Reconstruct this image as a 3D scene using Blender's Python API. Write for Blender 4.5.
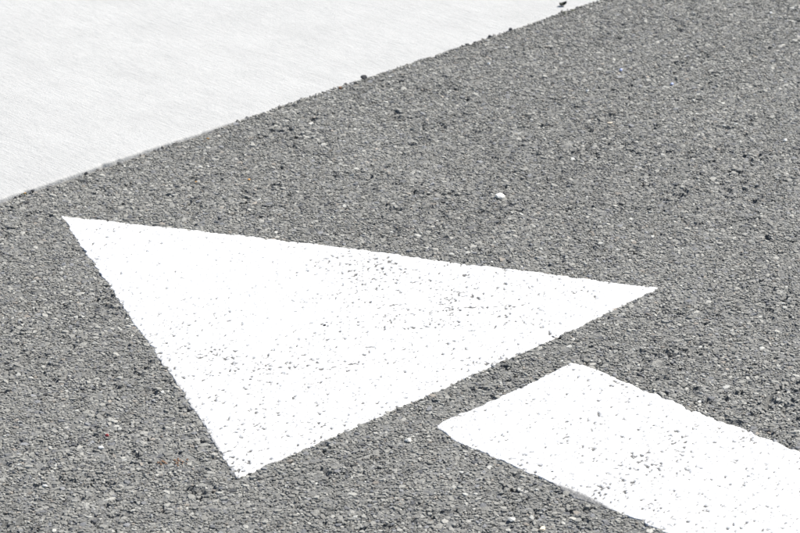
import bpy, bmesh, math
import numpy as np
from mathutils import Matrix, Vector

for o in list(bpy.data.objects):
    bpy.data.objects.remove(o)
scene = bpy.context.scene
col = scene.collection
rng = np.random.default_rng(7)

# ------------------------------------------------------------------ camera
F_PX, PITCH, ROLL, CAM_H = 2528.0, math.radians(22.97), math.radians(-0.21), 1.607   # for an 800 px wide picture
fw = np.array([0, math.cos(PITCH), -math.sin(PITCH)])
up0 = np.array([0, math.sin(PITCH), math.cos(PITCH)])
ri0 = np.array([1.0, 0, 0])
ri = math.cos(ROLL) * ri0 + math.sin(ROLL) * up0
up = -math.sin(ROLL) * ri0 + math.cos(ROLL) * up0
cam_data = bpy.data.cameras.new('camera')
cam_data.sensor_width = 36.0
cam_data.lens = 36.0 * F_PX / 800.0
cam_data.clip_start = 0.05
cam_data.clip_end = 400.0
cam = bpy.data.objects.new('camera', cam_data)
m = Matrix.Identity(4)
for i in range(3):
    m[i][0], m[i][1], m[i][2] = ri[i], up[i], -fw[i]
m[2][3] = CAM_H
cam.matrix_world = m
cam_data.dof.use_dof = True
cam_data.dof.focus_distance = 3.75
cam_data.dof.aperture_fstop = 16.0
col.objects.link(cam)
scene.camera = cam

# ------------------------------------------------------------------ light
SUN_AZ = math.atan2(0.88, 0.47)          # measured from +Y towards +X
SUN_EL = math.radians(50)
world = bpy.data.worlds.new('World')
scene.world = world
world.use_nodes = True
wn = world.node_tree
sky = wn.nodes.new('ShaderNodeTexSky')
sky.sky_type = 'NISHITA'
sky.sun_disc = False
sky.sun_elevation = SUN_EL
sky.sun_rotation = SUN_AZ
sky.dust_density = 1.5
bg = wn.nodes['Background']
bg.inputs['Strength'].default_value = 0.09
wn.links.new(sky.outputs['Color'], bg.inputs['Color'])
sd = bpy.data.lights.new('sun', 'SUN')
sd.energy = 4.6
sd.angle = math.radians(0.53)
sd.color = (1.0, 0.955, 0.89)
sun = bpy.data.objects.new('sun', sd)
sdir = Vector((math.sin(SUN_AZ) * math.cos(SUN_EL), math.cos(SUN_AZ) * math.cos(SUN_EL), math.sin(SUN_EL)))
sun.rotation_euler = (-sdir).to_track_quat('-Z', 'Y').to_euler()
sun.location = (3, 3, 6)
col.objects.link(sun)
vs = scene.view_settings
vs.view_transform = 'Standard'
vs.look = 'None'
vs.exposure = 0.76
vs.gamma = 1.0

# ------------------------------------------------------------------ helpers
def at(px, py, z=0.0):
    """point of the ground (height z) under a pixel of the 800 x 533 photograph"""
    d = fw + ri * (px - 400) / F_PX - up * (py - 266.5) / F_PX
    t = (z - CAM_H) / d[2]
    return np.array([d[0] * t, d[1] * t, z])

def pix(P):
    P = np.asarray(P, float) - np.array([0, 0, CAM_H])
    Z = P @ fw
    return 400 + F_PX * (P @ ri) / Z, 266.5 - F_PX * (P @ up) / Z

class Noise:
    """smooth value noise on a random lattice, sampled at arbitrary points (metres)"""
    def __init__(self, seed, n=509):
        self.n = n
        self.g = np.random.default_rng(seed).uniform(-1, 1, (n, n))
    def __call__(self, x, y, s):
        x = np.asarray(x) / s + 171.3
        y = np.asarray(y) / s + 93.7
        xi = np.floor(x).astype(int); yi = np.floor(y).astype(int)
        fx = x - xi; fy = y - yi
        fx = fx * fx * (3 - 2 * fx); fy = fy * fy * (3 - 2 * fy)
        n = self.n
        a = self.g[xi % n, yi % n]; b = self.g[(xi + 1) % n, yi % n]
        c = self.g[xi % n, (yi + 1) % n]; d = self.g[(xi + 1) % n, (yi + 1) % n]
        return (a * (1 - fx) + b * fx) * (1 - fy) + (c * (1 - fx) + d * fx) * fy
N1, N2, N3, N4, N5 = [Noise(s) for s in (1, 2, 3, 4, 5)]

# edge between concrete and asphalt: u runs along it to the upper right, v from it onto the asphalt
E0 = at(0, 201.5)[:2]
E1 = at(597, 0.5)[:2]
UD = (E1 - E0) / np.linalg.norm(E1 - E0)
VD = np.array([UD[1], -UD[0]])
EDGE_ANG = math.atan2(UD[1], UD[0])
def to_uv(x, y):
    dx, dy = x - E0[0], y - E0[1]
    return dx * UD[0] + dy * UD[1], dx * VD[0] + dy * VD[1]
def to_xy(u, v):
    return E0[0] + u * UD[0] + v * VD[0], E0[1] + u * UD[1] + v * VD[1]
# the setting's meshes are built in world space

def undul(x, y):
    return 0.0020 * N1(x, y, 0.45) + 0.0011 * N2(x, y, 0.13)
def pitf(x, y):
    # > 0 where the surface has an open void between stones
    return N3(x, y, 0.0095) * 0.75 + N4(x, y, 0.0052) * 0.42 + N5(x, y, 0.05) * 0.30 + N1(x, y, 0.11) * 0.15
_s = rng.uniform(0, 3, (200000, 2))
_pf = pitf(_s[:, 0], _s[:, 1])
PIT0 = np.quantile(_pf, 0.90)
PIT1 = np.quantile(_pf, 0.975)
def pore(x, y):
    return N2(x, y, 0.0046) * 0.65 + N3(x, y, 0.0026) * 0.55
_pf = pore(_s[:, 0], _s[:, 1])
H2A = np.quantile(_pf, 0.89)
H2B = np.quantile(_pf, 0.986)
def pit_depth(x, y):
    return 0.0075 * np.clip((pitf(x, y) - PIT0) / (PIT1 - PIT0), 0, 1.4)

def new_obj(name, me, mat=None, parent=None, **props):
    o = bpy.data.objects.new(name, me)
    col.objects.link(o)
    if mat is not None and me is not None:
        me.materials.append(mat)
    if parent is not None:
        o.parent = parent
    for k, v in props.items():
        o[k] = v
    return o

def grid_mesh(name, X, Y, Z, smooth=True):
    ny, nx = X.shape
    me = bpy.data.meshes.new(name)
    co = np.stack([X, Y, Z], -1).reshape(-1, 3)
    idx = np.arange(nx * ny).reshape(ny, nx)
    q = np.stack([idx[:-1, :-1], idx[:-1, 1:], idx[1:, 1:], idx[1:, :-1]], -1).reshape(-1, 4)
    return mesh_np(me, co, q, smooth)

def mesh_np(me, co, q, smooth=True):
    me.vertices.add(len(co))
    me.vertices.foreach_set('co', np.ascontiguousarray(co, dtype=np.float32).ravel())
    me.loops.add(q.size)
    me.loops.foreach_set('vertex_index', np.ascontiguousarray(q, dtype=np.int32).ravel())
    me.polygons.add(len(q))
    me.polygons.foreach_set('loop_start', np.arange(0, q.size, 4, dtype=np.int32))
    me.polygons.foreach_set('use_smooth', np.full(len(q), smooth))
    me.update(calc_edges=True)
    me.validate()
    return me

# ------------------------------------------------------------------ materials
def new_mat(name):
    mt = bpy.data.materials.new(name)
    mt.use_nodes = True
    nt = mt.node_tree
    b = nt.nodes['Principled BSDF']
    return mt, nt, b
def node(nt, t, **kw):
    n = nt.nodes.new(t)
    for k, v in kw.items():
        setattr(n, k, v)
    return n
def noise_tex(nt, vec, scale, detail=3, rough=0.6):
    n = node(nt, 'ShaderNodeTexNoise')
    n.inputs['Scale'].default_value = scale
    n.inputs['Detail'].default_value = detail
    n.inputs['Roughness'].default_value = rough
    nt.links.new(vec, n.inputs['Vector'])
    return n
def ramp(nt, fac, stops):
    r = node(nt, 'ShaderNodeValToRGB')
    while len(r.color_ramp.elements) < len(stops):
        r.color_ramp.elements.new(0.5)
    for e, (p, c) in zip(r.color_ramp.elements, stops):
        e.position = p
        e.color = (*c, 1) if len(c) == 3 else c
    nt.links.new(fac, r.inputs['Fac'])
    return r
def mix(nt, kind, fac, a, b):
    n = node(nt, 'ShaderNodeMix', data_type='RGBA', blend_type=kind)
    for s, v in ((n.inputs['Factor'], fac), (n.inputs['A'], a), (n.inputs['B'], b)):
        if hasattr(v, 'is_output'):
            nt.links.new(v, s)
        else:
            s.default_value = v
    return n.outputs['Result']
def bump(nt, height, dist, strength=1.0, normal=None):
    n = node(nt, 'ShaderNodeBump')
    n.inputs['Distance'].default_value = dist
    n.inputs['Strength'].default_value = strength
    nt.links.new(height, n.inputs['Height'])
    if normal is not None:
        nt.links.new(normal, n.inputs['Normal'])
    return n.outputs['Normal']
def g3(v):
    return (v, v, v)

# bitumen mastic between the stones (and the whole surface beyond the near ground)
M_binder, nt, b = new_mat('asphalt_mastic')
gp = node(nt, 'ShaderNodeNewGeometry').outputs['Position']
n1 = noise_tex(nt, gp, 260, 4, 0.7)
n2 = noise_tex(nt, gp, 5, 3)
c1 = ramp(nt, n1.outputs['Fac'], [(0.25, (0.08, 0.081, 0.077)), (0.5, (0.142, 0.143, 0.136)), (0.75, (0.225, 0.225, 0.213))])
c2 = ramp(nt, n2.outputs['Fac'], [(0.3, g3(0.86)), (0.7, g3(1.1))])
nt.links.new(mix(nt, 'MULTIPLY', 1.0, c1.outputs['Color'], c2.outputs['Color']), b.inputs['Base Color'])
b.inputs['Roughness'].default_value = 0.8
n3 = noise_tex(nt, gp, 420, 3, 0.7)
nt.links.new(bump(nt, n3.outputs['Fac'], 0.0016), b.inputs['Normal'])

def stone_material(name, from_instancer):
    mt, nt, b = new_mat(name)
    if from_instancer:
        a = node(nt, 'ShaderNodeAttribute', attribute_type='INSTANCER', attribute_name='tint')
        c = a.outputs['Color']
    else:
        c = node(nt, 'ShaderNodeObjectInfo').outputs['Color']
    gp = node(nt, 'ShaderNodeNewGeometry').outputs['Position']
    n1 = noise_tex(nt, gp, 520, 3, 0.7)
    r = ramp(nt, n1.outputs['Fac'], [(0.3, g3(0.72)), (0.55, g3(1.0)), (0.75, g3(1.25))])
    nt.links.new(mix(nt, 'MULTIPLY', 1.0, c, r.outputs['Color']), b.inputs['Base Color'])
    b.inputs['Roughness'].default_value = 0.72
    nt.links.new(bump(nt, n1.outputs['Fac'], 0.0009), b.inputs['Normal'])
    return mt
M_stone_i = stone_material('aggregate_stone', True)
M_stone = stone_material('single_stone', False)

# concrete with a broom finish, strokes at right angles to the edge
M_conc, nt, b = new_mat('broomed_concrete')
tc = node(nt, 'ShaderNodeNewGeometry').outputs['Position']
mp = node(nt, 'ShaderNodeMapping', vector_type='TEXTURE')
mp.inputs['Location'].default_value = (E0[0], E0[1], 0)
mp.inputs['Rotation'].default_value = (0, 0, EDGE_ANG)
nt.links.new(tc, mp.inputs['Vector'])
uv = mp.outputs['Vector']
ms = node(nt, 'ShaderNodeMapping')
ms.inputs['Scale'].default_value = (1.0, 0.14, 1.0)
ms.inputs['Rotation'].default_value = (0, 0, math.radians(3))
nt.links.new(uv, ms.inputs['Vector'])
st = noise_tex(nt, ms.outputs['Vector'], 230, 3, 0.7)
st2 = noise_tex(nt, ms.outputs['Vector'], 34, 3, 0.6)
gr = noise_tex(nt, uv, 330, 3, 0.7)
bl = noise_tex(nt, uv, 4.5, 6, 0.7)
c1 = ramp(nt, st.outputs['Fac'], [(0.28, (0.345, 0.350, 0.343)), (0.5, (0.394, 0.396, 0.386)), (0.75, (0.414, 0.416, 0.405))])
c2 = ramp(nt, st2.outputs['Fac'], [(0.25, g3(0.94)), (0.6, g3(1.0))])
c3 = ramp(nt, bl.outputs['Fac'], [(0.3, g3(0.94)), (0.56, g3(1.03))])
c4 = ramp(nt, gr.outputs['Fac'], [(0.27, g3(0.62)), (0.45, g3(1.0))])
cc = mix(nt, 'MULTIPLY', 1.0, c1.outputs['Color'], c2.outputs['Color'])
cc = mix(nt, 'MULTIPLY', 1.0, cc, c3.outputs['Color'])
cc = mix(nt, 'MULTIPLY', 0.8, cc, c4.outputs['Color'])
nt.links.new(cc, b.inputs['Base Color'])
b.inputs['Roughness'].default_value = 0.85
nb = bump(nt, st.outputs['Fac'], 0.0019)
nb = bump(nt, gr.outputs['Fac'], 0.0010, 1.0, nb)
nt.links.new(nb, b.inputs['Normal'])

# white road paint; attribute "thin" is how far the coat fades out at the rim
M_paint, nt, b = new_mat('white_road_paint')
at_ = node(nt, 'ShaderNodeAttribute', attribute_name='thin')
gp = node(nt, 'ShaderNodeNewGeometry').outputs['Position']
n1 = noise_tex(nt, gp, 260, 4, 0.75)
n2 = noise_tex(nt, gp, 420, 2, 0.6)
wear = ramp(nt, n1.outputs['Fac'], [(0.30, (0.22, 0.22, 0.215)), (0.41, (0.60, 0.60, 0.59)), (0.6, (0.68, 0.68, 0.67))])
thn = node(nt, 'ShaderNodeMath', operation='MULTIPLY_ADD')
nt.links.new(n2.outputs['Fac'], thn.inputs[0])
thn.inputs[1].default_value = 0.9
thn.inputs[2].default_value = -0.45
ad = node(nt, 'ShaderNodeMath', operation='ADD', use_clamp=True)
nt.links.new(at_.outputs['Fac'], ad.inputs[0])
nt.links.new(thn.outputs[0], ad.inputs[1])
mul = node(nt, 'ShaderNodeMath', operation='MULTIPLY', use_clamp=True)
nt.links.new(ad.outputs[0], mul.inputs[0])
nt.links.new(at_.outputs['Fac'], mul.inputs[1])
pc = mix(nt, 'MIX', mul.outputs[0], wear.outputs['Color'], (0.10, 0.10, 0.097, 1))
nt.links.new(pc, b.inputs['Base Color'])
b.inputs['Roughness'].default_value = 0.65
nt.links.new(bump(nt, n1.outputs['Fac'], 0.0018), b.inputs['Normal'])

# ------------------------------------------------------------------ painted outlines (traced corners, metres on the ground)
HEAD_PX = [(61, 215.5), (130, 223), (215, 233), (330, 246.5), (430, 260), (540, 273), (610, 283), (658, 288.5),
           (610, 312), (560, 335), (500, 362), (430, 395), (360, 426), (300, 452), (262, 467), (237, 479),
           (222, 457), (205, 430), (180, 388), (150, 345), (138, 330), (110, 286), (90, 258), (76, 237)]
SHAFT_PX = [(435, 425.5), (500, 396), (545, 374), (571, 361.5), (590, 366), (640, 388), (700, 412.5), (800, 450.5)]
SHAFT_PX2 = [(668, 534), (640, 520), (612, 510), (575, 497), (553, 484), (520, 468), (478, 450), (455, 440)]
head_poly = np.array([at(*p)[:2] for p in HEAD_PX])
sh1 = np.array([at(*p)[:2] for p in SHAFT_PX])
sh2 = np.array([at(*p)[:2] for p in SHAFT_PX2])
sdirv = (sh1[-1] - sh1[3]); sdirv /= np.linalg.norm(sdirv)
shaft_poly = np.vstack([sh1, sh1[-1] + sdirv * 0.62, sh2[0] + sdirv * 0.78, sh2])

def poly_sd(poly, X, Y):
    P = np.stack([X, Y], -1)
    d = np.full(X.shape, 1e9)
    inside = np.zeros(X.shape, bool)
    n = len(poly)
    for i in range(n):
        a, c = poly[i], poly[(i + 1) % n]
        e = c - a
        w = P - a
        t = np.clip((w @ e) / (e @ e), 0, 1)
        d = np.minimum(d, np.linalg.norm(w - t[..., None] * e, axis=-1))
        cond = (a[1] > Y) != (c[1] > Y)
        with np.errstate(divide='ignore', invalid='ignore'):
            xin = (c[0] - a[0]) * (Y - a[1]) / (c[1] - a[1]) + a[0]
        inside ^= cond & (X < xin)
    return np.where(inside, -d, d)

def paint_sd(poly, X, Y):
    sd_ = poly_sd(poly, X, Y)
    return sd_ + 0.0022 * N4(X, Y, 0.011) + 0.0016 * N5(X, Y, 0.028) + 0.0010 * N3(X, Y, 0.006)

# ------------------------------------------------------------------ the setting: asphalt
U0, U1, V1 = -1.05, 2.75, 2.05
STEP = 0.0038
us = np.arange(U0, U1, STEP)
vv = np.arange(-0.006, V1, STEP)
UU, VV = np.meshgrid(us, vv)
X, Y = to_xy(UU, VV)
coat = np.minimum(poly_sd(head_poly, X, Y), poly_sd(shaft_poly, X, Y)) < -0.003
Z = -0.0014 + undul(X, Y) + 0.0006 * N2(X, Y, 0.0075) + 0.0005 * N5(X, Y, 0.016) - pit_depth(X, Y) * np.where(coat, 0.3, 1)
Z = np.where(coat, np.minimum(Z, undul(X, Y) - 0.0016), Z)
rim = np.clip(1 - VV / 0.014, 0, 1)
Z -= 0.004 * rim * (0.6 + 0.6 * N1(X, Y, 0.03))
me = grid_mesh('asphalt_road', X, Y, Z)
# one sheet out to the distance: skirt of big faces around the fine part
bm = bmesh.new()
bm.from_mesh(me)
bm.verts.ensure_lookup_table()
nyv, nxv = UU.shape
grid_verts = bm.verts[:]
def vid(j, i): return grid_verts[j * nxv + i]
FAR = 60.0
def far_v(u, v):
    x, y = to_xy(u, v)
    return bm.verts.new((x, y, -0.002))
a0 = far_v(-FAR, -0.006); a1 = far_v(-FAR, V1); a2 = far_v(-FAR, FAR)
b2 = far_v(U0, FAR); c2_ = far_v(U1, FAR)
d0 = far_v(FAR, -0.006); d1 = far_v(FAR, V1); d2 = far_v(FAR, FAR)
bm.faces.new([a0] + [vid(j, 0) for j in range(nyv)] + [a1])
bm.faces.new([d1] + [vid(j, nxv - 1) for j in range(nyv - 1, -1, -1)] + [d0])
bm.faces.new([vid(nyv - 1, i) for i in range(nxv)] + [c2_, b2])
bm.faces.new([a1, vid(nyv - 1, 0), b2, a2])
bm.faces.new([vid(nyv - 1, nxv - 1), d1, d2, c2_])
for f in bm.faces[:][-5:]:
    f.normal_update()
    if f.normal.z < 0:
        f.normal_flip()
bm.to_mesh(me)
bm.free()
asphalt = new_obj('asphalt_road', me, M_binder, kind='structure',
                  label='worn grey asphalt road surface carrying the white painted arrow', category='road')

# ------------------------------------------------------------------ the setting: concrete pavement
def conc_z(u):
    return 0.0045 - 0.0075 * np.clip((u - 0.25) / 0.75, 0, 1) + 0.001 * np.sin(u * 5.0)
cu = np.concatenate([np.linspace(-60, -1.2, 6)[:-1], np.arange(-1.2, 3.0, 0.004), np.linspace(3.0, 60, 6)])
prof_v = np.concatenate([[0, 0, -0.0008, -0.0024, -0.0055, -0.010], -np.arange(0.018, 0.10, 0.008), -np.arange(0.10, 2.4, 0.03), [-4, -9]])
prof_z = np.concatenate([[-0.05, -0.0050, -0.0024, -0.0008, -0.0001], np.zeros(len(prof_v) - 5)])
CU, PV = np.meshgrid(cu, prof_v)
PZ = np.repeat(prof_z[:, None], len(cu), 1)
fall = np.exp(PV / 0.02)
chip = 0.0012 * N2(CU, CU * 0, 0.012) + 0.0010 * N4(CU, CU * 0, 0.05)
gouge = np.maximum(0, N5(CU, CU * 0 + 3.1, 0.021) - 0.62) * 0.012
PVd = PV - (gouge + 0.0005 - chip) * fall
PVd -= 0.0025 * np.clip(1 - np.abs(CU - 0.235) / 0.012, 0, 1) * fall * 2
CZ = PZ + conc_z(CU) + 0.0006 * N1(CU, PV, 0.06) * (PV > -3) - gouge * 0.25 * fall
CX, CY = to_xy(CU, PVd)
me = grid_mesh('concrete_pavement', CX, CY, CZ)
me.flip_normals()
concrete = new_obj('concrete_pavement', me, M_conc, kind='structure',
                   label='pale broom finished concrete pavement along the asphalt edge', category='pavement')

# ------------------------------------------------------------------ paint sheets
def paint_mesh(name, poly, thin_lines):
    S = 0.0013
    lo = poly.min(0) - 0.012
    hi = poly.max(0) + 0.012
    xs = np.arange(lo[0], hi[0], S); ys = np.arange(lo[1], hi[1], S)
    X, Y = np.meshgrid(xs, ys)
    sdv = paint_sd(poly, X, Y)
    # uncovered voids: where the surface is deepest, thinned out over parts of the coat
    h = pitf(X, Y)
    dens = 0.14 * N1(X, Y, 0.17) + 0.14 * N2(X, Y, 0.05)
    for (qx, qy, w, k) in ((265, 388, 0.11, 0.13), (238, 452, 0.05, 0.12), (95, 245, 0.06, 0.06), (215, 345, 0.10, 0.07), (430, 292, 0.12, 0.08), (520, 300, 0.10, 0.05),
                           (560, 440, 0.10, 0.06), (700, 480, 0.14, 0.08)):
        c = at(qx, qy)
        dens = dens + k * np.exp(-((X - c[0]) ** 2 + (Y - c[1]) ** 2) / (2 * w * w))
    hole_a = (h - (PIT1 + 0.55 - dens)) * 0.022
    h2 = pore(X, Y)
    bare = np.clip((h2 - (H2A - 1.1 * dens)) / (H2B - H2A), 0, 1.3)      # coat sinks into small pores and leaves them open
    hole = np.clip(hole_a, -0.01, 0.01)
    Fv = np.maximum(sdv, hole)
    keep_v = Fv < 0.0007
    kq = keep_v[:-1, :-1] & keep_v[:-1, 1:] & keep_v[1:, 1:] & keep_v[1:, :-1]
    ny, nx = X.shape
    idx = np.arange(nx * ny).reshape(ny, nx)
    q = np.stack([idx[:-1, :-1], idx[:-1, 1:], idx[1:, 1:], idx[1:, :-1]], -1)[kq]
    # snap rim vertices onto the outline
    gy, gx = np.gradient(Fv, S)
    g = np.maximum(np.hypot(gx, gy), 0.3)
    near = np.abs(Fv) < 0.0022
    cnt = np.zeros((ny, nx), int)
    for sl in ((slice(0, -1), slice(0, -1)), (slice(0, -1), slice(1, None)), (slice(1, None), slice(1, None)), (slice(1, None), slice(0, -1))):
        cnt[sl] += kq
    rimv = near & (cnt > 0) & (cnt < 4)
    mvx = np.where(rimv, np.clip(-Fv * gx / g**2, -0.0014, 0.0014), 0)
    mvy = np.where(rimv, np.clip(-Fv * gy / g**2, -0.0014, 0.0014), 0)
    X2, Y2 = X + mvx, Y + mvy
    dip = np.clip((h - (PIT0 + 0.02)) / (PIT1 - PIT0), 0, 1.2)
    Z = 0.0008 + undul(X2, Y2) + 0.00035 * N2(X2, Y2, 0.0075) + 0.00025 * N5(X2, Y2, 0.004) - 0.0006 * dip - 0.0009 * np.clip(h2 / H2A, 0, 1.5) - 0.0007 * bare + 0.0003
    Z -= 0.0016 * np.exp(np.minimum(sdv, 0) / 0.008)
    thin = 0.25 * np.exp(np.minimum(sdv, 0) / 0.0022)
    thin = np.maximum(thin, bare)
    for (a, c, w, k) in thin_lines:
        a = at(*a)[:2]; c = at(*c)[:2]
        e = c - a
        t = np.clip(((X - a[0]) * e[0] + (Y - a[1]) * e[1]) / (e @ e), 0, 1)
        d = np.hypot(X - a[0] - t * e[0], Y - a[1] - t * e[1])
        thin = np.maximum(thin, k * np.clip(1.3 - d / (w * (0.5 + np.sin(np.pi * t))), 0, 1))
    used = np.unique(q)
    remap = -np.ones(nx * ny, int)
    remap[used] = np.arange(len(used))
    co = np.stack([X2, Y2, Z], -1).reshape(-1, 3)[used]
    th = thin.ravel()[used]
    sdu = sdv.ravel()[used]
    q = remap[q]
    # rim edges: those used by one face only
    ed = np.concatenate([q[:, [0, 1]], q[:, [1, 2]], q[:, [2, 3]], q[:, [3, 0]]])
    key = np.sort(ed, 1)
    key = key[:, 0].astype(np.int64) * len(co) + key[:, 1]
    _, inv, c = np.unique(key, return_inverse=True, return_counts=True)
    rim = ed[c[inv] == 1]
    rv = np.unique(rim)
    rmap = -np.ones(len(co), int)
    rmap[rv] = len(co) + np.arange(len(rv))
    low = co[rv].copy()
    outer = sdu[rv] > -0.004
    low[:, 2] -= np.where(outer, 0.0035, 0.0005)
    skirt = np.stack([rim[:, 1], rim[:, 0], rmap[rim[:, 0]], rmap[rim[:, 1]]], -1)
    me = bpy.data.meshes.new(name)
    mesh_np(me, np.vstack([co, low]), np.vstack([q, skirt]))
    a = me.attributes.new('thin', 'FLOAT', 'POINT')
    a.data.foreach_set('value', np.concatenate([th, th[rv]]).astype(np.float32))
    return me

arrow = bpy.data.objects.new('painted_arrow', None)
c0 = at(446, 383.5)
arrow.location = (c0[0], c0[1], 0)
col.objects.link(arrow)
arrow['label'] = 'white painted road arrow with large triangular head and separate bar shaft on asphalt'
arrow['category'] = 'road marking'
inv = Matrix.Translation((-c0[0], -c0[1], 0))
hm = paint_mesh('arrow_head', head_poly, [((128, 318), (222, 455), 0.007, 0.75), ((236, 477), (300, 451), 0.005, 0.3)])
hm.transform(inv)
ho = new_obj('arrow_head', hm, M_paint, arrow)
ho['label'] = 'large white painted triangle pointing to the upper left'
sm = paint_mesh('arrow_shaft', shaft_poly, [((545, 481), (612, 511), 0.009, 0.95), ((440, 426), (500, 397), 0.006, 0.45)])
sm.transform(inv)
so = new_obj('arrow_shaft', sm, M_paint, arrow)
so['label'] = 'white painted bar running out of the picture at the lower right'

# ------------------------------------------------------------------ aggregate stones
def stone_proto(seed, flat=True):
    r = np.random.default_rng(seed)
    n = r.integers(5, 8)
    ang = np.sort((np.arange(n) + r.uniform(-0.36, 0.36, n)) / n * 2 * np.pi)
    el = r.uniform(0.62, 1.0)
    rad = r.uniform(0.82, 1.18, n)
    bm = bmesh.new()
    rings = []
    for k, (sc, z) in enumerate(((0.84, 0.0), (1.0, -0.16), (1.0, -0.75), (0.62, -1.15))):
        ring = []
        for i in range(n):
            w = sc * rad[i] * (1 + r.uniform(-0.07, 0.07))
            zz = z + (r.uniform(-0.09, 0.05) if k == 0 else r.uniform(-0.08, 0.08))
            ring.append(bm.verts.new((w * math.cos(ang[i]), w * el * math.sin(ang[i]), zz)))
        rings.append(ring)
    top = bm.verts.new((r.uniform(-0.25, 0.25), r.uniform(-0.2, 0.2), r.uniform(0.0, 0.10)))
    for i in range(n):
        j = (i + 1) % n
        bm.faces.new((top, rings[0][i], rings[0][j]))
        for k in range(3):
            bm.faces.new((rings[k][i], rings[k + 1][i], rings[k + 1][j], rings[k][j]))
    bm.faces.new(rings[3][::-1])
    me = bpy.data.meshes.new('stone')
    bm.to_mesh(me)
    bm.free()
    return me
NPROTO = 20
protos_i = [stone_proto(100 + k) for k in range(NPROTO)]
protos_s = []
for p in protos_i:
    q = p.copy()
    q.materials.append(M_stone)
    protos_s.append(q)
    p.materials.append(M_stone_i)

# packing: largest first, each class only where the ones before left room
R = 0.001
W_, H_ = int((U1 - U0) / R), int((V1 + 0.02) / R)
occ = np.zeros((H_, W_), bool)
px_, py_, pr_ = [], [], []
fr = [at(*p)[:2] for p in ((-25, -25), (825, -25), (825, 560), (-25, 560))]
def in_view(x, y, m=30):
    a, c = pix(np.stack([x, y, np.zeros_like(x)], -1))
    return (a > -m) & (a < 800 + m) & (c > -m) & (c < 533 + m)
for (r0, r1, n) in ((0.0050, 0.0068, 7000), (0.0038, 0.0050, 22000), (0.0029, 0.0038, 70000), (0.0022, 0.0029, 260000), (0.0016, 0.0022, 1000000), (0.0012, 0.0016, 1500000)):
    cuv = np.stack([rng.uniform(U0, U1, n), rng.uniform(0.001, V1, n)], -1)
    if r0 < 0.0025:
        x, y = to_xy(cuv[:, 0], cuv[:, 1])
        cuv = cuv[in_view(x, y, 190)]
    r = rng.uniform(r0, r1, len(cuv))
    ok = np.ones(len(cuv), bool)
    for k in range(9):
        a = k * np.pi / 4
        w = 0.0 if k == 8 else 0.64
        iu = np.clip(((cuv[:, 0] + w * r * np.cos(a) - U0) / R).astype(int), 0, W_ - 1)
        iv = np.clip(((cuv[:, 1] + w * r * np.sin(a)) / R).astype(int), 0, H_ - 1)
        ok &= ~occ[iv, iu]
    cuv, r = cuv[ok], r[ok]
    # within the class: one per cell
    cs = 1.45 * r1
    key = (cuv[:, 0] / cs).astype(np.int64) * 100003 + (cuv[:, 1] / cs).astype(np.int64) + 100003 * 5000
    _, first = np.unique(key, return_index=True)
    cuv, r = cuv[first], r[first]
    nr = int(r1 / R) + 1
    iu = ((cuv[:, 0] - U0) / R).astype(int)
    iv = (cuv[:, 1] / R).astype(int)
    for dy in range(-nr, nr + 1):
        for dx in range(-nr, nr + 1):
            d2_ = (dx * dx + dy * dy) * R * R
            s = d2_ < (r * 0.88) ** 2
            if s.any():
                occ[np.clip(iv[s] + dy, 0, H_ - 1), np.clip(iu[s] + dx, 0, W_ - 1)] = True
    px_.append(cuv[:, 0]); py_.append(cuv[:, 1]); pr_.append(r)
su = np.concatenate(px_); sv = np.concatenate(py_); sr = np.concatenate(pr_)
sx, sy = to_xy(su, sv)
in_paint = np.minimum(paint_sd(head_poly, sx, sy), paint_sd(shaft_poly, sx, sy))
pd = pit_depth(sx, sy) * np.where(in_paint < 0, 0.3, 1)
keep = ~((pd > 0.0030) & (sr < 0.0050) & (rng.random(len(sr)) < 0.9))
su, sv, sr, sx, sy, in_paint, pd = [a[keep] for a in (su, sv, sr, sx, sy, in_paint, pd)]
n = len(sr)
under = in_paint < 0.001
tilt = np.radians(np.where(under, 2.0, np.clip(rng.normal(0, 8.0, n), -26, 26)))
tilt2 = np.radians(np.where(under, 2.0, np.clip(rng.normal(0, 8.0, n), -26, 26)))
yaw = rng.uniform(0, 2 * np.pi, n)
top = rng.normal(0, 0.0006, n) + np.where(sr > 0.0044, 0.0003, -0.0001)
top = np.where(under, np.minimum(top, -0.0001) - 0.0010, top)
top -= 0.6 * np.where(sr < 0.005, pd, 0.35 * pd)
top -= 0.0042 * np.clip(1 - sv / 0.010, 0, 1) * (su < 0.5)
top += 0.0009 * np.clip(1 - sv / 0.02, 0, 1) * (su > 0.6)
sz = undul(sx, sy) + top - 0.15 * sr * 0.5
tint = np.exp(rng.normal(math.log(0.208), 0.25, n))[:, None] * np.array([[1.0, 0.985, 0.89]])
pick = rng.random(n)
def recol(mask, rgb, spread):
    k = mask.sum()
    tint[mask] = np.array(rgb)[None] * np.exp(rng.normal(0, spread, k))[:, None]
recol(pick < 0.022, (0.33, 0.33, 0.305), 0.22)
recol((pick > 0.05) & (pick < 0.072), (0.22, 0.198, 0.168), 0.2)
recol((pick > 0.075) & (pick < 0.13), (0.075, 0.077, 0.080), 0.25)
recol((pick > 0.13) & (pick < 0.20), (0.172, 0.175, 0.178), 0.15)
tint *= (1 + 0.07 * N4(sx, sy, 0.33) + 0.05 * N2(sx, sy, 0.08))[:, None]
scl = np.stack([sr * rng.uniform(0.9, 1.2, n), sr * rng.uniform(0.85, 1.1, n), sr * rng.uniform(0.75, 1.0, n)], -1)
rot = np.stack([tilt, tilt2, yaw], -1)
var = rng.integers(0, NPROTO, n)

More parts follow.
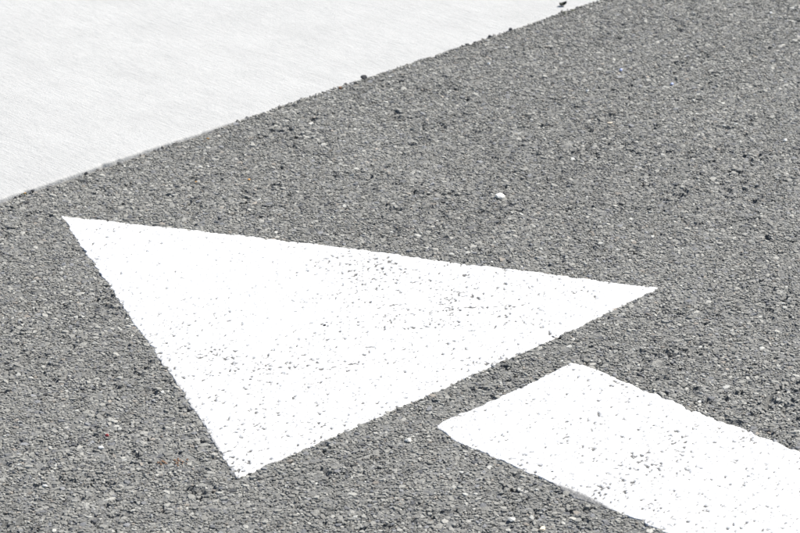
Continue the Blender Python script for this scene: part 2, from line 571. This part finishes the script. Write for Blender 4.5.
# loose crumbs of asphalt along the concrete edge (part of the same uncounted grit)
k = 100
eu = rng.uniform(-0.3, 2.2, k); ev = np.abs(rng.normal(0, 0.006, k)) - 0.0035
er = rng.uniform(0.0016, 0.0042, k)
ev = np.where(eu < 0.5, np.maximum(ev, 0.002), ev)
ex, ey = to_xy(eu, ev)
ez = np.where(ev < 0.0, conc_z(eu) + 0.9 * er, undul(ex, ey) + 0.5 * er - 0.001 * (eu < 0.5))
sx = np.r_[sx, ex]; sy = np.r_[sy, ey]; sz = np.r_[sz, ez]; sr = np.r_[sr, er]
scl = np.vstack([scl, np.stack([er, er * 0.9, er * 0.85], -1)])
rot = np.vstack([rot, np.radians(np.stack([rng.normal(0, 25, k), rng.normal(0, 25, k), rng.uniform(0, 360, k)], -1))])
var = np.r_[var, rng.integers(0, NPROTO, k)]
tint = np.vstack([tint, np.exp(rng.normal(math.log(0.15), 0.4, k))[:, None] * np.array([[1.0, 0.97, 0.92]])])
under = np.r_[under, np.zeros(k, bool)]

# the largest that show become parts of their own, the rest one mass
vis = in_view(sx, sy, 0) & ~under
vis[-k:] = False
ppx, ppy = pix(np.stack([sx, sy, sz], -1))
lum = tint.mean(1)
score = sr * (1 + 1.2 * np.clip(lum - 0.16, 0, 0.2) / 0.2) / np.hypot(sy, CAM_H)
score = np.where(vis, score, -1)
sel = np.argsort(-score)[:290]
for i in sel:
    o = bpy.data.objects.new('stone', protos_s[var[i]])
    o.location = (sx[i], sy[i], sz[i])
    o.rotation_euler = rot[i]
    o.scale = scl[i]
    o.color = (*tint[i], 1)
    o.parent = asphalt
    col.objects.link(o)
rest = np.ones(len(sx), bool)
rest[sel] = False

pm = bpy.data.meshes.new('aggregate')
co = np.stack([sx, sy, sz], -1)[rest]
pm.vertices.add(len(co))
pm.vertices.foreach_set('co', co.astype(np.float32).ravel())
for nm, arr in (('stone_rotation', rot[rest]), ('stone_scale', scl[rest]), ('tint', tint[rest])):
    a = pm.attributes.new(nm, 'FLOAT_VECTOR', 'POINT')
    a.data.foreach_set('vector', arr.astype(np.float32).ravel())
a = pm.attributes.new('variant', 'INT', 'POINT')
a.data.foreach_set('value', var[rest].astype(np.int32))
pm.update()
pcoll = bpy.data.collections.new('stone_shapes')
for p in protos_i:
    pcoll.objects.link(bpy.data.objects.new('stone_shape', p))
agg = new_obj('aggregate', pm, M_stone_i, asphalt, kind='stuff')
ng = bpy.data.node_groups.new('scatter_stones', 'GeometryNodeTree')
ng.interface.new_socket('Geometry', in_out='INPUT', socket_type='NodeSocketGeometry')
ng.interface.new_socket('Geometry', in_out='OUTPUT', socket_type='NodeSocketGeometry')
gi = ng.nodes.new('NodeGroupInput'); go = ng.nodes.new('NodeGroupOutput')
iop = ng.nodes.new('GeometryNodeInstanceOnPoints')
ci = ng.nodes.new('GeometryNodeCollectionInfo')
ci.inputs['Collection'].default_value = pcoll
ci.inputs['Separate Children'].default_value = True
ci.inputs['Reset Children'].default_value = True
def named(nm, ty):
    nn = ng.nodes.new('GeometryNodeInputNamedAttribute')
    nn.data_type = ty
    nn.inputs['Name'].default_value = nm
    return [s for s in nn.outputs if s.enabled and s.name == 'Attribute'][0]
e2r = ng.nodes.new('FunctionNodeEulerToRotation')
L = ng.links.new
L(gi.outputs[0], iop.inputs['Points'])
L(ci.outputs[0], iop.inputs['Instance'])
iop.inputs['Pick Instance'].default_value = True
L(named('variant', 'INT'), iop.inputs['Instance Index'])
L(named('stone_rotation', 'FLOAT_VECTOR'), e2r.inputs[0])
L(e2r.outputs[0], iop.inputs['Rotation'])
L(named('stone_scale', 'FLOAT_VECTOR'), iop.inputs['Scale'])
L(iop.outputs[0], go.inputs[0])
md = agg.modifiers.new('scatter', 'NODES')
md.node_group = ng
print('stones', len(co), 'parts', len(sel))

# ------------------------------------------------------------------ loose things lying about
def pebble_mesh(name, seed, size, rough=0.16, sub=2, cuts=5):
    r = np.random.default_rng(seed)
    bm = bmesh.new()
    bmesh.ops.create_icosphere(bm, subdivisions=sub, radius=1.0)
    P = np.array([v.co[:] for v in bm.verts])
    for _ in range(cuts):                       # facets struck off the lump
        d = r.normal(size=3); d /= np.linalg.norm(d)
        lim = r.uniform(0.52, 0.85)
        h = P @ d
        P -= np.where(h > lim, h - lim, 0)[:, None] * d
    P *= 1 + rough * 0.5 * r.uniform(-1, 1, (len(P), 1))
    P *= np.array(size)[None] / 2
    P[:, 2] -= P[:, 2].min()
    for v, p in zip(bm.verts, P):
        v.co = p
    me = bpy.data.meshes.new(name)
    bm.to_mesh(me)
    bm.free()
    return me

def ground_z(x, y):
    u, v = to_uv(x, y)
    if v < 0:
        return float(conc_z(u))
    return float(undul(x, y)) + 0.0002

def simple_mat(name, rgb, rough=0.6, var=0.25, scale=400):
    mt, nt, b = new_mat(name)
    gp = node(nt, 'ShaderNodeNewGeometry').outputs['Position']
    n1 = noise_tex(nt, gp, scale, 3, 0.7)
    r = ramp(nt, n1.outputs['Fac'], [(0.3, g3(1 - var)), (0.7, g3(1 + var))])
    nt.links.new(mix(nt, 'MULTIPLY', 1.0, (*rgb, 1), r.outputs['Color']), b.inputs['Base Color'])
    b.inputs['Roughness'].default_value = rough
    nt.links.new(bump(nt, n1.outputs['Fac'], 0.0006), b.inputs['Normal'])
    return mt
M_white = simple_mat('white_quartz', (0.72, 0.71, 0.67), 0.5, 0.12)
M_pale = simple_mat('pale_stone', (0.50, 0.49, 0.45), 0.6)
M_cream = simple_mat('cream_stone', (0.58, 0.50, 0.38), 0.6)
M_dark = simple_mat('dark_basalt', (0.045, 0.046, 0.05), 0.6)
M_blue = simple_mat('blue_glass', (0.50, 0.56, 0.85), 0.08, 0.1)
M_red = simple_mat('red_plastic', (0.42, 0.05, 0.05), 0.4)
M_orange = simple_mat('orange_leaf', (0.42, 0.23, 0.07), 0.7)
M_brown = simple_mat('rusty_crumb', (0.20, 0.11, 0.06), 0.8)
M_leaf = simple_mat('dry_dark_leaf', (0.035, 0.045, 0.028), 0.7)
M_moss = simple_mat('dark_moss', (0.05, 0.055, 0.025), 0.9)

def loose(name, px, py, size_mm, mat, label, cat, seed, group=None, sink=0.15, rz=None, rough=0.16, cuts=5):
    p = at(px, py)
    sz_ = [s / 1000 for s in size_mm]
    me = pebble_mesh(name, seed, sz_, rough, cuts=cuts)
    o = new_obj(name, me, mat, label=label, category=cat)
    if group:
        o['group'] = group
    o.location = (p[0], p[1], ground_z(p[0], p[1]) - sink * sz_[2])
    o.rotation_euler = (0, 0, seed * 1.7 if rz is None else rz)
    return o
loose('stone_chip', 500, 197, (20, 16, 13), M_white, 'bright white angular stone chip lying alone above the arrow head', 'stone', 3, rz=0.4, cuts=10, rough=0.22)
loose('glass_bead', 621, 71, (7, 6.5, 6), M_blue, 'blue glassy bead beneath the upper edge, left of the other bead', 'bead', 5, cuts=2)
loose('glass_bead', 672, 85, (7, 6.5, 5.5), M_blue, 'blue glassy bead on asphalt, right of the other bead', 'bead', 8, cuts=2)
loose('pebble', 587.5, 92.5, (6.5, 6, 6), M_white, 'small white pebble just below and left of the blue beads', 'pebble', 11)
loose('pebble', 610, 124, (12, 7, 4), M_cream, 'flat cream pebble below the blue beads on bare asphalt', 'pebble', 12, rz=0.1)
loose('pebble', 785, 142, (7, 7, 7), M_white, 'small white pebble close to the right edge of the picture', 'pebble', 13)
loose('pebble', 771, 14, (8, 6, 5), M_white, 'small white pebble in the upper right corner of asphalt', 'pebble', 14)
loose('pebble', 723, 48, (8, 6, 4), M_cream, 'small cream pebble between the blue beads and upper right corner', 'pebble', 15)
loose('pebble', 489, 64, (8, 6, 5), M_white, 'small white pebble on asphalt near the dark edge stones', 'pebble', 16)
loose('pebble', 408, 442, (13, 10, 6), M_pale, 'pale grey pebble in the gap below arrow head and left of shaft', 'pebble', 17)
loose('pebble', 512, 521, (12, 9, 5), M_pale, 'pale grey pebble below the shaft near the bottom edge', 'pebble', 18, rz=0.0)
loose('pebble', 542, 530, (12, 9, 5), M_cream, 'cream pebble at the bottom edge below the arrow shaft', 'pebble', 19)
loose('pebble', 101, 449, (9, 7, 5), M_white, 'white pebble on the asphalt left of the lower arrow head corner', 'pebble', 20)
loose('pebble', 45, 487, (5, 8, 5), M_white, 'white sliver pebble in the lower left corner of asphalt', 'pebble', 21)
loose('dark_stone', 364, 79, (15, 10, 9), M_dark, 'largest dark stone standing on the concrete edge', 'stone', 23, rz=0.3)
loose('dark_stone', 467, 44, (10, 8, 7), M_dark, 'dark stone on the concrete edge, first to the right of the largest', 'stone', 24)
loose('dark_stone', 490, 36, (12, 9, 6), M_dark, 'flat dark stone on the concrete edge, second to the right of the largest', 'stone', 25)
loose('dark_stone', 511, 29.5, (10, 8, 7), M_dark, 'dark stone on the concrete edge, third to the right of the largest', 'stone', 26)
loose('dark_stone', 86, 174, (9, 8, 7), M_dark, 'dark bluish stone wedged in a notch of the concrete lip', 'stone', 27, sink=0.3)
loose('dark_stone', 33, 191, (8, 6, 6), M_dark, 'dark stone at the concrete edge nearest the left side', 'stone', 28, sink=0.3)
loose('dark_stone', 340, 90, (8, 7, 6), M_brown, 'brown stone at the concrete edge just left of the largest dark stone', 'stone', 29)
loose('plastic_scrap', 107, 436.5, (7, 4, 4), M_red, 'tiny red plastic scrap on the asphalt left of the arrow head', 'scrap', 31)
loose('leaf_fragment', 196, 182, (6, 4, 2.5), M_orange, 'tiny orange leaf fragment on asphalt, nearer to the concrete corner', 'leaf fragment', 33)
loose('leaf_fragment', 249, 180, (7, 5, 3), M_orange, 'tiny orange leaf fragment above the upper edge of arrow head', 'leaf fragment', 34)
loose('leaf_fragment', 208, 139.5, (7, 4, 3), M_orange, 'tiny orange leaf fragment lying against the concrete edge', 'leaf fragment', 35)
loose('leaf_fragment', 25, 193.5, (6, 4, 3), M_orange, 'tiny orange leaf fragment at the concrete edge by the left side', 'leaf fragment', 36)

# dark leaf scrap curled on the concrete near the top of the picture
p = at(563, 5.5)
bm = bmesh.new()
nl = 9
for side in (0, 1):
    for i in range(nl):
        t = i / (nl - 1)
        w = 0.0075 * math.sin(math.pi * min(max(t, 0.04), 0.97)) ** 0.7
        x = (t - 0.5) * 0.017
        z = 0.0012 + 0.004 * (t - 0.45) ** 2 * 4
        bm.verts.new((x, -w, z + 0.004)); bm.verts.new((x, 0, z)); bm.verts.new((x, w, z + 0.005))
    break
bm.verts.ensure_lookup_table()
for i in range(nl - 1):
    for k2 in range(2):
        a = 3 * i + k2
        bm.faces.new((bm.verts[a], bm.verts[a + 3], bm.verts[a + 4], bm.verts[a + 1]))
geom = bmesh.ops.solidify(bm, geom=bm.faces[:], thickness=0.0007)
me = bpy.data.meshes.new('leaf_scrap')
bm.to_mesh(me); bm.free()
o = new_obj('leaf_scrap', me, M_leaf, label='small dark curled leaf scrap lying on the pale concrete', category='leaf')
o.location = (p[0], p[1], ground_z(p[0], p[1]) + 0.0002)
o.rotation_euler = (0, 0, 0.35)

# moss and crumbs that nobody could count
def crumbs(name, spots, mat, label, cat, seed, smin, smax):
    r = np.random.default_rng(seed)
    bm = bmesh.new()
    for (cx, cy, n_, spx, spy) in spots:
        for _ in range(n_):
            q = at(cx + r.normal(0, spx), cy + r.normal(0, spy))
            s = r.uniform(smin, smax)
            mt = Matrix.Translation((q[0], q[1], ground_z(q[0], q[1]) + s * 0.3)) @ Matrix.Rotation(r.uniform(0, 6.28), 4, 'Z') @ Matrix.Rotation(r.uniform(-0.6, 0.6), 4, 'X') @ Matrix.Diagonal((s * r.uniform(0.7, 1.5), s, s * 0.6, 1))
            bmesh.ops.create_icosphere(bm, subdivisions=1, radius=1.0, matrix=mt)
    me = bpy.data.meshes.new(name)
    bm.to_mesh(me); bm.free()
    return new_obj(name, me, mat, kind='stuff', label=label, category=cat)
crumbs('rusty_crumbs', [(164, 463.5, 12, 3, 1.4), (178, 464, 16, 5, 2.4)], M_brown,
       'scatter of rusty brown crumbs left of the lower arrow head corner', 'crumbs', 5, 0.0008, 0.0019)
crumbs('moss', [(565, 12, 10, 2, 0.8), (574, 9.5, 10, 4, 0.8), (26, 194, 6, 3, 0.4)], M_moss,
       'dark moss specks along the concrete edge', 'moss', 9, 0.0010, 0.0024)
